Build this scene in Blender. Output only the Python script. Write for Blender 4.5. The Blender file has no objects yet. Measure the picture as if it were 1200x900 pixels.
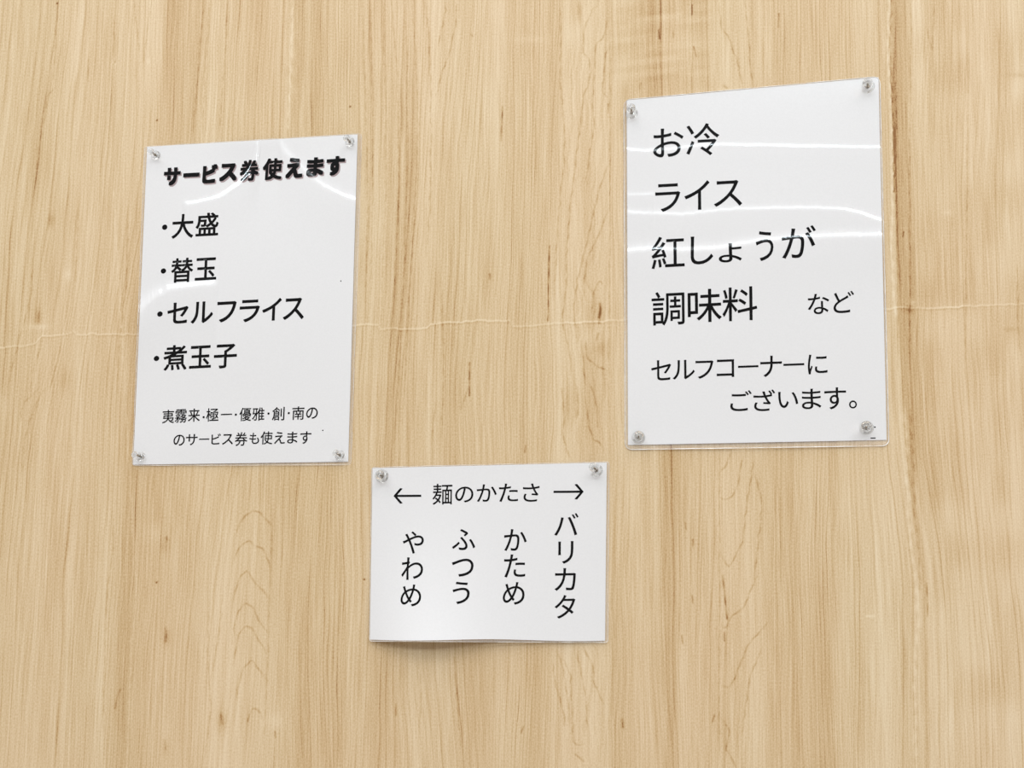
import bpy, bmesh, math
import numpy as np
from mathutils import Vector, Matrix

S = bpy.context.scene
COL = S.collection

# ------------------------------------------------------------------ camera
CAM_D = 0.62                      # metres from the wall
CAM_Z = 1.25
FPX = 900.0                       # focal length in pixels of a 1200x900 frame
TILT, ROLL = math.radians(4.0), math.radians(0.0)
cam_data = bpy.data.cameras.new('camera')
cam_data.sensor_width = 36.0
cam_data.lens = 36.0 * FPX / 1200.0
cam_data.clip_start = 0.02
cam = bpy.data.objects.new('camera', cam_data)
COL.objects.link(cam)
CAM_P = Vector((0, -CAM_D, CAM_Z))
CAM_R = Matrix.Rotation(math.pi / 2 + TILT, 3, 'X') @ Matrix.Rotation(ROLL, 3, 'Z')
cam.matrix_world = Matrix.Translation(CAM_P) @ CAM_R.to_4x4()
S.camera = cam

# ------------------------------------------------------------------ colour management, world, lamps
S.view_settings.view_transform = 'Standard'
S.view_settings.look = 'None'
S.view_settings.gamma = 1.0
S.view_settings.use_curve_mapping = False
S.view_settings.exposure = 0.13
S.cycles.use_denoising = True
S.cycles.max_bounces = 14
S.cycles.transparent_max_bounces = 16

WORLD_STRENGTH = 2.38
SPOT_W = 6.5
LINE_W = 19.0
LINE_Y, LINE_Z, LINE_LEN, LINE_H = -1.9, CAM_Z + 1.32, 3.5, 0.03

world = bpy.data.worlds.new('room')
S.world = world
world.use_nodes = True
wn, wl = world.node_tree.nodes, world.node_tree.links
wn.clear()
w_out = wn.new('ShaderNodeOutputWorld')
w_bg = wn.new('ShaderNodeBackground')
w_tc = wn.new('ShaderNodeTexCoord')
w_sep = wn.new('ShaderNodeSeparateXYZ')
w_map = wn.new('ShaderNodeMapRange')
w_map.inputs['From Min'].default_value = -1.0
w_map.inputs['From Max'].default_value = 1.0
w_ramp = wn.new('ShaderNodeValToRGB')           # pale tables below, dim far side of the room, lit ceiling above
cr_ = w_ramp.color_ramp
cr_.elements[0].position, cr_.elements[0].color = 0.0, (0.36, 0.32, 0.28, 1)
cr_.elements[1].position, cr_.elements[1].color = 1.0, (1.0, 0.985, 0.96, 1)
for p_, c_ in ((0.24, (0.30, 0.27, 0.235, 1)), (0.36, (0.04, 0.037, 0.034, 1)), (0.72, (0.04, 0.038, 0.036, 1)), (0.80, (0.9, 0.885, 0.86, 1))):
    cr_.elements.new(p_).color = c_
wl.new(w_tc.outputs['Generated'], w_sep.inputs[0])
wl.new(w_sep.outputs['Z'], w_map.inputs['Value'])
wl.new(w_map.outputs[0], w_ramp.inputs[0])
wl.new(w_ramp.outputs[0], w_bg.inputs['Color'])
w_bg.inputs['Strength'].default_value = WORLD_STRENGTH
wl.new(w_bg.outputs[0], w_out.inputs['Surface'])


def area(name, loc, target, sx, sy, watt, col, shape='RECTANGLE'):
    d = bpy.data.lights.new(name, 'AREA')
    d.shape = shape
    d.size = sx
    d.size_y = sy
    d.energy = watt
    d.color = col
    o = bpy.data.objects.new(name, d)
    COL.objects.link(o)
    v = Vector(target) - Vector(loc)
    o.location = loc
    o.rotation_euler = v.to_track_quat('-Z', 'Y').to_euler()
    return o


# two ceiling downlights near the wall and one long line lamp further into the room
area('downlight', (-1.0, -1.7, CAM_Z + 2.25), (-0.1, 0, CAM_Z - 0.3), 0.12, 0.12, SPOT_W, (1.0, 0.965, 0.92), 'DISK')
area('downlight', (0.9, -1.7, CAM_Z + 2.25), (0.1, 0, CAM_Z - 0.3), 0.12, 0.12, SPOT_W, (1.0, 0.965, 0.92), 'DISK')
area('line_lamp', (0.1, LINE_Y, LINE_Z), (0.1, 0, CAM_Z), LINE_LEN, LINE_H, LINE_W, (0.80, 0.93, 1.0))

# ------------------------------------------------------------------ photograph pixel <-> wall plane
K = CAM_D / FPX                   # metres per pixel near the middle of the wall
R_np = np.array(CAM_R)
C_np = np.array(CAM_P)


def unproj(u, v, h=0.0):
    """point(s) seen at pixel (u, v) on the plane h metres in front of the wall"""
    u = np.asarray(u, float)
    v = np.asarray(v, float)
    h = np.asarray(h, float) + 0 * u
    d = np.stack([(u - 600) / FPX, (450 - v) / FPX, -np.ones_like(u)], -1) @ R_np.T
    s = (-h - C_np[1]) / d[..., 1]
    return C_np + d * s[..., None]


def proj(x, z):
    p = np.stack([x, 0 * x, z], -1) - C_np
    q = p @ R_np
    return 600 - FPX * q[..., 0] / q[..., 2], 450 + FPX * q[..., 1] / q[..., 2]


Z0 = float(unproj(600, 450)[2])


def wallUV(u, v):
    """upright wall coordinates in 'pixels' for a photograph pixel"""
    p = unproj(u, v)
    return p[..., 0] / K + 600, 450 - (p[..., 2] - Z0) / K


# ------------------------------------------------------------------ object helpers
def link(o, parent=None):
    COL.objects.link(o)
    if parent is not None:
        o.parent = parent
    return o


def mesh_obj(name, verts, faces, mats, parent=None, smooth=True, normals=None, midx=None):
    me = bpy.data.meshes.new(name)
    me.from_pydata([tuple(map(float, p)) for p in verts], [], [tuple(map(int, f)) for f in faces])
    for m in (mats if isinstance(mats, (list, tuple)) else [mats]):
        me.materials.append(m)
    if smooth:
        me.polygons.foreach_set('use_smooth', [True] * len(me.polygons))
    if midx is not None:
        me.polygons.foreach_set('material_index', midx)
    me.update()
    if normals is not None:
        me.normals_split_custom_set_from_vertices([tuple(map(float, n)) for n in normals])
    o = bpy.data.objects.new(name, me)
    return link(o, parent)


def empty(name, loc):
    o = bpy.data.objects.new(name, None)
    o.empty_display_size = 0.02
    o.location = loc
    return link(o)


def tag(o, label, cat, group=None):
    o['label'] = label
    o['category'] = cat
    if group:
        o['group'] = group


class NT:
    """small node-tree writer"""

    def __init__(self, name):
        self.m = bpy.data.materials.new(name)
        self.m.use_nodes = True
        self.n = self.m.node_tree.nodes
        self.l = self.m.node_tree.links
        self.n.clear()
        self.out = self.n.new('ShaderNodeOutputMaterial')

    def put(self, sock, val):
        if hasattr(val, 'is_output') or isinstance(val, bpy.types.NodeSocket):
            self.l.new(val, sock)
        else:
            sock.default_value = val

    def math(self, op, a, b=0.0, c=0.0, clamp=False):
        n = self.n.new('ShaderNodeMath')
        n.operation = op
        n.use_clamp = clamp
        self.put(n.inputs[0], a)
        self.put(n.inputs[1], b)
        self.put(n.inputs[2], c)
        return n.outputs[0]

    def mix(self, f, a, b, blend='MIX'):
        n = self.n.new('ShaderNodeMix')
        n.data_type = 'RGBA'
        n.blend_type = blend
        self.put(n.inputs[0], f)
        self.put(n.inputs[6], a)
        self.put(n.inputs[7], b)
        return n.outputs[2]

    def noise(self, vec, scale=1.0, detail=2.0, rough=0.5):
        n = self.n.new('ShaderNodeTexNoise')
        self.put(n.inputs['Vector'], vec)
        n.inputs['Scale'].default_value = scale
        n.inputs['Detail'].default_value = detail
        n.inputs['Roughness'].default_value = rough
        return n.outputs['Fac']

    def xyz(self, x, y, z):
        n = self.n.new('ShaderNodeCombineXYZ')
        self.put(n.inputs[0], x)
        self.put(n.inputs[1], y)
        self.put(n.inputs[2], z)
        return n.outputs[0]

    def remap(self, v, a, b, c, d, smooth=False):
        n = self.n.new('ShaderNodeMapRange')
        n.interpolation_type = 'SMOOTHSTEP' if smooth else 'LINEAR'
        self.put(n.inputs[0], v)
        for i, q in enumerate((a, b, c, d)):
            n.inputs[1 + i].default_value = q
        return n.outputs[0]

    def attr(self, name):
        n = self.n.new('ShaderNodeAttribute')
        n.attribute_name = name
        return n.outputs['Fac']

    def pos(self):
        return self.n.new('ShaderNodeNewGeometry').outputs['Position']

    def bsdf(self, **kw):
        b = self.n.new('ShaderNodeBsdfPrincipled')
        for k, v in kw.items():
            self.put(b.inputs[k.replace('_', ' ')], v)
        self.l.new(b.outputs[0], self.out.inputs['Surface'])
        return b


def srgb(r, g, b):
    def f(c):
        c /= 255.0
        return c / 12.92 if c <= 0.04045 else ((c + 0.055) / 1.055) ** 2.4
    return (f(r), f(g), f(b), 1.0)


# ------------------------------------------------------------------ noise for the wood figure
def vnoise(x, y, seed):
    """smooth value noise in -1..1"""
    rs = np.random.RandomState(seed)
    tab = rs.uniform(-1, 1, (256, 256))
    xi = np.floor(x).astype(int)
    yi = np.floor(y).astype(int)
    fx = x - xi
    fy = y - yi
    fx = fx * fx * fx * (fx * (fx * 6 - 15) + 10)
    fy = fy * fy * fy * (fy * (fy * 6 - 15) + 10)
    a = tab[xi & 255, yi & 255]
    b = tab[(xi + 1) & 255, yi & 255]
    c = tab[xi & 255, (yi + 1) & 255]
    d = tab[(xi + 1) & 255, (yi + 1) & 255]
    return (a * (1 - fx) + b * fx) * (1 - fy) + (c * (1 - fx) + d * fx) * fy


# ------------------------------------------------------------------ the wood-print wall
def build_wall():
    fine_u = np.arange(-60, 1261, 1.0)
    us = np.concatenate([np.arange(-1500, -60, 20.0), fine_u, np.arange(1280, 2800, 20.0)])
    fine_v = np.arange(-60, 961, 1.0)
    vs = np.concatenate([np.arange(-1300, -60, 20.0), fine_v, np.arange(980, 2240, 20.0)])
    U, V = np.meshgrid(us, vs)                  # upright wall coordinates
    X = (U - 600) * K
    Z = Z0 + (450 - V) * K
    nv, nu = U.shape

    # -- joint of the print: everything below it is shifted a little
    joint = [(-200, 409), (0, 407), (28, 405), (42, 402), (50, 393), (64, 393), (80, 391), (85, 388), (90, 392), (102, 393), (106, 391),
             (125, 392), (160, 391), (250, 388), (416, 381), (430, 380), (443, 381), (446, 385), (500, 385), (505, 380), (520, 378), (545, 377),
             (560, 375), (570, 376), (585, 375), (598, 376), (601, 382), (620, 382), (645, 379), (665, 378), (690, 377), (730, 375),
             (800, 372), (1037, 362), (1044, 362), (1050, 360), (1060, 359), (1068, 361), (1078, 361), (1094, 362), (1110, 360),
             (1130, 359), (1160, 358), (1200, 356), (1500, 352)]
    jU, jV = wallUV(*np.array(joint, float).T)
    jline = np.interp(U, jU, jV) + 0.9 * vnoise(U / 7, U * 0 + 3, 5)
    below = (V > jline).astype(float)

    # -- guide lines of the grain: (points), ring spacing in px to the next guide
    G = [
        ([(-100, 0), (-140, 900)], 9),
        ([(75, 0), (62, 100), (45, 225), (24, 390), (5, 560), (-20, 900)], 8),
        ([(112, 0), (104, 100), (95, 225), (86, 330), (66, 420), (44, 500), (36, 600), (34, 675), (18, 900)], 7.5),
        ([(140, 0), (134, 75), (130, 225), (120, 330), (104, 450), (90, 675), (76, 900)], 7.5),
        ([(185, 0), (182, 140), (174, 225), (154, 330), (143, 450), (132, 675), (124, 760), (112, 900)], 5.2),
        ([(250, 0), (241, 130), (232, 225), (224, 450), (205, 600), (196, 760), (190, 900)], 6.5),
        ([(322, 0), (310, 120), (305, 225), (300, 450), (272, 600), (252, 760), (246, 900)], 11),
        ([(345, 0), (340, 225), (328, 450), (319, 600), (315, 740), (309, 900)], 4.2),
        ([(419, 0), (419, 225), (413, 450), (410, 640), (406, 900)], 9.5),
        ([(490, 0), (491, 225), (478, 380), (470, 450), (462, 680), (450, 900)], 12),
        ([(520, 0), (508, 112), (503, 225), (492, 450), (490, 760), (498, 900)], 10),
        ([(552, 0), (540, 100), (527, 225), (521, 450), (528, 760), (535, 900)], 6.0),
        ([(590, 0), (584, 130), (576, 225), (568, 450), (570, 760), (572, 900)], 4.2),
        ([(657, 0), (655, 95), (658, 225), (650, 340), (652, 450), (650, 760), (645, 900)], 17),
        ([(715, 0), (715, 225), (713, 450), (715, 760), (716, 900)], 9),
        ([(757, 0), (758, 225), (770, 500), (775, 680), (776, 900)], 8),
        ([(842, 0), (842, 450), (843, 900)], 15),
        ([(905, 0), (905, 225), (896, 500), (900, 680), (905, 740), (896, 900)], 5.3),
        ([(1006, 0), (1008, 225), (1010, 560), (1011, 680), (1013, 900)], 10),
        ([(1042, 0), (1042, 110), (1045, 225), (1058, 500), (1066, 600), (1072, 700), (1073, 900)], 14),
        ([(1068, 0), (1072, 225), (1078, 450), (1092, 600), (1104, 740), (1108, 900)], 8.5),
        ([(1140, 0), (1132, 225), (1138, 450), (1152, 620), (1166, 760), (1172, 900)], 7),
        ([(1260, 0), (1255, 450), (1275, 900)], 8),
        ([(1500, 0), (1500, 900)], 8),
    ]
    rows = vs
    gx, ph, cum = [], [], 0.0
    for i, (pts, sp) in enumerate(G):
        pu, pv = wallUV(*np.array(pts, float).T)
        vv = np.linspace(pv[0], pv[-1], 60)
        uu = np.interp(vv, pv, pu)
        uu = np.convolve(np.pad(uu, 3, mode='edge'), np.ones(7) / 7, mode='valid')
        gx.append(np.interp(rows, vv, uu))
        ph.append(cum)
        if i + 1 < len(G):
            mid = (G[i + 1][0][0][0] + G[i + 1][0][-1][0] - pts[0][0] - pts[-1][0]) / 2
            cum += max(1, round(mid / sp))
    gx = np.array(gx)
    for i in range(1, len(gx)):
        gx[i] = np.maximum(gx[i], gx[i - 1] + 4)
    # irregular growth: warp across, slow along the grain
    warpU = (U + 5.0 * vnoise(U / 60, V / 240, 1) + 2.2 * vnoise(U / 22, V / 110, 2) + 1.0 * vnoise(U / 9, V / 45, 4)
             + below * 2.5 * vnoise(U / 30, V * 0, 9))
    # sway of the flowing maple strip and the ripples round the knots
    strip = np.exp(-((U - 688) / 24) ** 4)
    warpU = warpU + strip * (4.5 * vnoise(U / 30, V / 32, 21) + 2.5 * vnoise(U / 14, V / 15, 22))
    ring = np.empty_like(U)
    for j in range(nv):
        ring[j] = np.interp(warpU[j], gx[:, j], ph)
        r = warpU[j]
        ring[j] = np.where(r < gx[0, j], (r - gx[0, j]) / 9.0, ring[j])
        ring[j] = np.where(r > gx[-1, j], ph[-1] + (r - gx[-1, j]) / 8.0, ring[j])

    def at_row(i):
        return gx[i][:, None]

    def sstep(a, b, x):
        t = np.clip((x - a) / (b - a), 0, 1)
        return t * t * (3 - 2 * t)

    def band(c0, c1, soft=5):
        return sstep(c0 - soft, c0 + soft, U) * (1 - sstep(c1 - soft, c1 + soft, U))

    # -- broad tone of the veneer strips (- pale, + tan)
    tone = 0.32 * vnoise(U / 33, V / 420, 31) + 0.26 * vnoise(U / 13, V / 260, 32) + 0.16 * vnoise(U / 6, V / 160, 33)
    tone += 0.35 * band(at_row(7), at_row(8), 3) * (1 - 0.5 * sstep(500, 700, V))
    tone += 0.22 * band(at_row(4) + 4, at_row(5), 10)
    tone -= 0.22 * band(at_row(9) - 2, at_row(10), 7)
    tone += 0.26 * band(at_row(9) - 20, at_row(9) - 4, 7)
    tone -= 0.22 * band(at_row(13), at_row(14), 3)
    tone += 0.12 * band(at_row(12), at_row(13), 10)
    tone += 0.10 * band(at_row(14), at_row(15), 3)
    tone += 0.55 * band(at_row(15), at_row(15) + 18, 3)
    tone += 0.30 * band(at_row(15) + 18, at_row(15) + 45, 14) * (1 - sstep(100, 200, V))
    tone -= 0.15 * band(at_row(16), at_row(17), 3)
    tone += 0.14 * band(at_row(17), at_row(18), 12)
    tone -= 0.30 * band(at_row(18), at_row(19), 6)
    tone += 0.55 * band(at_row(19) + 3, at_row(20), 4) * (1 - sstep(450, 640, V))
    tone -= 0.12 * band(at_row(20), at_row(22), 8)
    # blotches of the pale strip on the right
    tone += 0.34 * vnoise(U / 26, V / 38, 35) * band(at_row(20), at_row(22) + 60, 10)
    # cross-grain shimmer near the top of the strip over the right-hand notice
    tone += 0.42 * vnoise(U / 60, (V + 0.12 * U) / 7.5, 41) * band(725, 835, 22) * (1 - sstep(70, 120, V))
    tone += 0.30 * vnoise(U / 8, V / 12, 42) * band(325, 342, 4) * (1 - sstep(80, 120, V))

    # -- where the growth rings run nearly flat to the cut, the straight lines give way to drawn figures
    calm = np.ones_like(U)
    for x0, x1, y0, y1, k in [(262, 318, 585, 2000, .85), (660, 713, -200, 2000, .75), (846, 890, 500, 2000, .8), (846, 890, -200, 110, .7),
                              (500, 536, -200, 320, .6), (1085, 1400, -200, 430, .35), (20, 60, 380, 520, .5)]:
        calm *= 1 - k * sstep(x0 - 6, x0 + 6, U) * (1 - sstep(x1 - 4, x1 + 4, U)) * sstep(y0 - 20, y0 + 20, V) * (1 - sstep(y1 - 20, y1 + 20, V))

    # -- single figures drawn into the print: dark strokes, knots, pale seams
    mark = np.zeros_like(U)

    def stroke(pts, w=0.9, s=0.5, jit=0.0, soft_end=True):
        pts = np.array(pts, float)
        pu, pv = wallUV(pts[:, 0], pts[:, 1])
        # resample with a rounded path
        seg = np.r_[0, np.cumsum(np.hypot(np.diff(pu), np.diff(pv)))]
        tt = np.linspace(0, seg[-1], max(4, int(seg[-1] / 2.0)))
        xu, xv = np.interp(tt, seg, pu), np.interp(tt, seg, pv)
        if len(xu) > 9:
            for _ in range(2):
                xu[1:-1] = (xu[:-2] + 2 * xu[1:-1] + xu[2:]) / 4
                xv[1:-1] = (xv[:-2] + 2 * xv[1:-1] + xv[2:]) / 4
        if jit:
            xu = xu + jit * vnoise(tt / 6, tt * 0 + pts[0, 0], 77)
        i0, i1 = np.searchsorted(us, [xu.min() - 6, xu.max() + 6])
        j0, j1 = np.searchsorted(vs, [xv.min() - 6, xv.max() + 6])
        if i1 <= i0 or j1 <= j0:
            return
        uu, vv = U[j0:j1, i0:i1], V[j0:j1, i0:i1]
        best = np.full(uu.shape, 1e9)
        amp = np.zeros(uu.shape)
        for a in range(len(xu) - 1):
            ax, ay, bx, by = xu[a], xv[a], xu[a + 1], xv[a + 1]
            la = max((bx - ax) ** 2 + (by - ay) ** 2, 1e-6)
            t = np.clip(((uu - ax) * (bx - ax) + (vv - ay) * (by - ay)) / la, 0, 1)
            d = np.hypot(uu - ax - t * (bx - ax), vv - ay - t * (by - ay))
            f = tt[a] / seg[-1]
            e = min(1, f * 6 + 0.25, (1 - f) * 6 + 0.25) if soft_end else 1.0
            e *= 0.8 + 0.3 * math.sin(a * 0.7 + pts[0, 0])
            k = d < best
            amp[k] = e
            best = np.minimum(best, d)
        val = s * amp * np.exp(-(best / w) ** 2)
        m = mark[j0:j1, i0:i1]
        mark[j0:j1, i0:i1] = np.where(np.abs(val) > np.abs(m), val, m)

    def blob(u, v, ru, rv, s, ang=0.0):
        a, b = wallUV(np.array(u, float), np.array(v, float))
        du, dv = U - a, V - b
        c, sn = math.cos(ang), math.sin(ang)
        mark[:] += s * np.exp(-((du * c + dv * sn) / ru) ** 2 - ((-du * sn + dv * c) / rv) ** 2)

    D = 0.5
    strokes = [
        [(535, -10), (535, 10), (534, 28), (527, 60), (518, 85), (513, 105), (511, 114)],
        [(522, -10), (522, 10), (520, 25), (515, 45), (513, 57)],
        [(498, -10), (500, 20), (503, 50), (505, 110), (505, 225), (500, 300)],
        [(658, -10), (657, 60), (656, 95), (659, 120), (662, 160), (661, 190), (657, 225), (652, 300), (649, 350)],
        [(701, -10), (700, 10), (696, 8), (688, 25), (684, 35), (683, 62), (690, 68), (692, 85), (690, 98), (683, 115), (681, 140), (677, 170), (671, 215), (667, 260), (664, 300), (665, 324), (659, 375), (668, 417), (669, 440)],
        [(714, 17), (706, 46), (699, 51), (697, 60), (696, 80), (695, 125), (696, 145), (692, 175), (688, 200), (686, 225)],
        [(714, 53), (709, 65), (708, 82), (708, 95), (705, 98), (706, 108), (711, 114)],
        [(714, 190), (706, 210), (701, 228), (695, 249), (688, 285), (680, 315), (671, 357)],
        [(713, 245), (700, 279), (688, 303), (685, 324), (684, 350)],
        [(842, 5), (846, 35), (854, 44), (859, 60), (863, 67), (867, 85), (869, 100)],
        [(872, -5), (876, 30), (880, 85), (882, 100)],
        [(709, 336), (703, 328), (695, 342), (694, 366)],
        [(686, 400), (688, 420), (700, 430), (709, 433)],
        [(681, 402), (684, 425), (686, 450)],
        [(687, 290), (676, 330), (672, 360), (676, 400)],
        [(277, 627), (281, 612), (289, 603), (297, 598), (307, 602), (319, 617)],
        [(274, 660), (277, 648), (283, 638), (292, 633), (297, 640), (307, 642), (315, 657), (318, 670)],
        [(273, 705), (276, 692), (280, 677), (290, 668), (298, 682), (310, 693), (315, 703)],
        [(272, 755), (274, 740), (278, 717), (288, 706), (297, 712), (303, 727), (314, 741)],
        [(273, 780), (275, 767), (280, 743), (288, 733), (297, 737), (303, 750), (313, 765)],
        [(276, 820), (279, 805), (285, 783), (295, 773), (302, 782), (312, 796)],
        [(289, 850), (291, 840), (297, 829), (303, 833), (309, 843)],
        [(38, 300), (38, 315), (37, 343), (32, 365), (25, 390), (19, 412), (10, 450)],
        [(68, -5), (67, 20), (64, 60), (63, 92), (66, 96)],
        [(67, 99), (56, 112), (51, 140), (46, 175), (42, 220)],
        [(56, 452), (45, 467), (33, 500), (28, 522), (25, 560)],
        [(46, 455), (30, 470), (25, 480), (24, 495)],
        [(54, 385), (50, 400), (40, 430), (33, 470)],
        [(72, 395), (66, 430), (58, 455)],
        [(647, 775), (651, 800), (659, 830), (664, 850)],
        [(659, 770), (669, 792), (670, 825), (672, 868), (677, 874), (686, 871)],
        [(653, 762), (660, 785), (665, 820), (668, 850)],
        [(677, 760), (678, 775), (683, 795), (686, 815), (687, 845), (692, 856)],
        [(683, 755), (688, 768), (694, 780), (696, 800), (707, 824)],
        [(672, 882), (680, 888), (684, 892)],
        [(888, 672), (872, 712), (857, 722), (850, 737), (844, 730)],
        [(900, 730), (877, 755), (860, 797), (855, 806), (846, 804)],
        [(893, 760), (880, 790), (873, 830), (870, 860)],
        [(844, 840), (855, 855), (850, 877), (860, 892), (864, 905)],
        [(857, 530), (850, 547), (843, 554)],
        [(871, 532), (865, 567), (858, 582), (850, 586), (843, 583)],
        [(882, 528), (882, 550), (875, 590), (870, 635), (855, 665), (849, 658), (844, 646)],
        [(882, 550), (890, 575), (893, 590), (888, 640), (883, 680)],
        [(657, 445), (661, 490), (659, 510), (669, 540)],
        [(675, 450), (678, 475), (676, 490)],
        [(686, 465), (690, 500), (695, 516), (702, 517), (707, 527)],
        [(692, 450), (697, 465), (701, 482)],
    ]
    for p in strokes:
        stroke(p, 1.0, D if p[0][0] > 200 else 0.3, 0.8)
    # long single grain lines of the middle strip
    for p in [[(425, -5), (431, 225), (428, 380)], [(435, -5), (437, 225), (433, 380)], [(449, -5), (452, 120), (452, 225), (446, 380)],
              [(458, -5), (466, 90), (468, 225), (459, 380)], [(473, -5), (477, 60), (477, 225), (471, 380), (462, 520)],
              [(481, -5), (487, 60), (490, 150), (487, 225), (478, 380), (470, 520)],
              [(1068, -5), (1067, 90), (1066, 200), (1067, 300), (1066, 440)], [(1050, 60), (1050, 225), (1052, 330), (1052, 440)],
              [(1095, -5), (1093, 60), (1085, 30)], [(1135, 60), (1132, 330), (1131, 450)],
              [(1190, 300), (1193, 330), (1192, 380), (1197, 420)],
              [(240, -5), (232, 80), (226, 160)], [(268, -5), (262, 90), (257, 165)], [(247, -5), (242, 60), (236, 160)],
              [(150, 240), (148, 330), (139, 410), (137, 460)], [(92, 240), (88, 330)], [(157, 0), (160, 30), (163, 60)],
              [(133, 20), (134, 50), (131, 72)], [(178, 0), (172, 40), (167, 80)],
              [(132, 600), (133, 640), (126, 690), (123, 760), (120, 860)], [(245, 700), (243, 760), (247, 830), (240, 890)],
              [(262, 690), (257, 740), (246, 800)], [(490, 770), (494, 810), (492, 850)], [(531, 760), (534, 800), (540, 880)],
              [(550, 450), (540, 480)], [(518, 330), (520, 450), (517, 520)], [(511, 470), (505, 520)],
              [(715, -5), (715, 225), (713, 500)], [(843, 500), (843, 720), (843, 890)], [(319, 600), (315, 740), (309, 890)]]:
        stroke(p, 1.0, 0.36, 0.5)
    # short dark flecks
    for p, w, s in [([(644, 288), (643, 330), (642, 376)], 0.8, 0.9), ([(550, 425), (550, 464)], 0.9, 1.0), ([(574, 321), (574, 327)], 0.9, 0.8),
                    ([(589, 125), (588, 145), (587, 165)], 1.0, 0.8), ([(847, 675), (850, 705), (852, 725)], 1.1, 0.95),
                    ([(849, 741), (849, 751)], 0.9, 0.8), ([(812, 632), (812, 640)], 0.9, 0.6), ([(803, 612), (804, 620)], 0.9, 0.6),
                    ([(811, 698), (812, 706)], 0.9, 0.6), ([(799, 745), (800, 754)], 0.9, 0.6), ([(837, 838), (835, 846)], 0.9, 0.6),
                    ([(662, 840), (661, 850)], 0.9, 0.6), ([(611, 858), (613, 852)], 1.0, 0.6), ([(141, 808), (137, 817), (135, 830)], 0.9, 0.5),
                    ([(1086, 683), (1087, 705), (1087, 722)], 0.9, 0.8), ([(913, 16), (912, 32)], 1.0, 0.6), ([(789, 38), (789, 44)], 0.9, 0.8),
                    ([(811, 6), (811, 17)], 0.9, 0.95), ([(813, 55), (816, 66)], 1.0, 0.8), ([(772, 35), (773, 45)], 1.0, 0.95), ([(713, 122), (713, 132)], 1.0, 0.8),
                    ([(703, 356), (704, 364), (702, 378)], 1.7, 0.95), ([(704, 362), (702, 372)], 1.6, 1.0), ([(701, 391), (699, 398)], 1.4, 0.85),
                    ([(1059, 272), (1058, 277)], 1.0, 0.9), ([(464, 825), (464, 838)], 0.9, 0.6), ([(616, 522), (615, 530)], 0.9, 0.6),
                    ([(194, 736), (195, 745), (194, 752)], 1.1, 0.6), ([(193, 867), (194, 878)], 1.0, 0.5), ([(195, 629), (196, 633)], 1.1, 0.6),
                    ([(322, 858), (323, 864)], 1.1, 0.5), ([(259, 838), (261, 848)], 1.6, 0.42), ([(135, 72), (133, 75)], 1.2, 0.6),
                    ([(104, 70), (103, 95)], 0.8, 0.5), ([(700, 500), (700, 470)], 1.0, 0.3), ([(729, 843), (730, 852)], 1.6, 0.5),
                    ([(848, 100), (852, 103)], 1.2, 0.5), ([(751, 98), (749, 104)], 1.3, 0.5), ([(552, 40), (553, 42)], 1.2, 0.55)]:
        stroke(p, w, s, 0, False)
    # pin holes and specks
    for u, v in [(67, 4), (183.5, 682.5), (427, 679), (184, 141), (410.5, 125)]:
        blob(u, v, 1.0, 1.0, 1.6)
    # tan clouds round knots, and the tan tongue of the maple strip
    for a in [(60, 258, 4, 9, .40), (45, 372, 3, 10, .5), (194, 640, 5, 8, .22), (196, 748, 5, 10, .28), (260, 846, 6, 13, .32), (194, 876, 4, 10, .22),
              (667, 474, 9, 26, .24), (678, 12, 3.5, 16, .5), (705, 408, 9, 9, .30), (703, 366, 5, 14, .2), (77, 445, 8, 14, .18), (1065, 363, 6, 4, .3),
              (852, 80, 6, 30, -.12), (1070, 355, 3, 4, -.35), (45, 383, 12, 3, -.35), (80, 322, 5, 7, -.25), (134, 74, 3, 3, -.25), (174, 72, 2.5, 4, -.25),
              (180, 625, 9, 10, -.16), (670, 40, 8, 16, -.18), (690, 395, 8, 10, -.18), (620, 46, 20, 5, -.16), (323, 845, 10, 8, -.2), (5, 475, 7, 14, -.16),
              (1192, 105, 10, 16, -.22), (1190, 580, 8, 60, -.2), (1185, 386, 8, 3, .22), (1195, 88, 16, 3, .25), (1111, 249, 6, 4, -.2), (1020, 722, 5, 1.3, -.5)]:
        blob(*a)
    # pale seams
    stroke([(1043, -5), (1041, 40), (1041, 70), (1043, 110), (1044, 125), (1045, 170), (1046, 225), (1045, 300), (1049, 370)], 1.6, -0.55, 0.8, False)
    stroke([(1045, 0), (1043, 60), (1045, 110), (1047, 160), (1048, 225)], 1.2, 0.55, 0.8, False)
    stroke([(1060, 480), (1063, 560), (1068, 640), (1074, 690), (1076, 720), (1072, 780), (1073, 900)], 2.4, -0.38, 1.0, False)
    stroke([(1066, 480), (1070, 540), (1071, 600), (1076, 640), (1079, 690)], 1.6, 0.38, 1.0, False)
    stroke([(343, 0), (341, 80), (338, 150)], 1.3, -0.45, 0.8, False)
    stroke([(133, 225), (160, 700), (154, 760), (148, 900)], 1.2, -0.22, 0.8, False)
    # the joint line: a pale line with a thin darker line just below it
    dj = V - jline
    keep = 0.7 + 0.3 * vnoise(U / 25, U * 0 + 9, 51)
    mark -= 0.62 * keep * np.exp(-(dj / 0.95) ** 2)
    mark += 0.26 * keep * np.exp(-((dj - 2.0) / 1.0) ** 2)

    me = bpy.data.meshes.new('wall_back')
    co = np.stack([X, 0 * X, Z], -1).reshape(-1, 3).astype(np.float32)
    idx = np.arange(nu * nv).reshape(nv, nu)
    quads = np.stack([idx[1:, :-1], idx[1:, 1:], idx[:-1, 1:], idx[:-1, :-1]], -1).reshape(-1, 4)
    me.vertices.add(len(co))
    me.vertices.foreach_set('co', co.ravel())
    me.loops.add(quads.size)
    me.loops.foreach_set('vertex_index', quads.ravel().astype(np.int32))
    me.polygons.add(len(quads))
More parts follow.
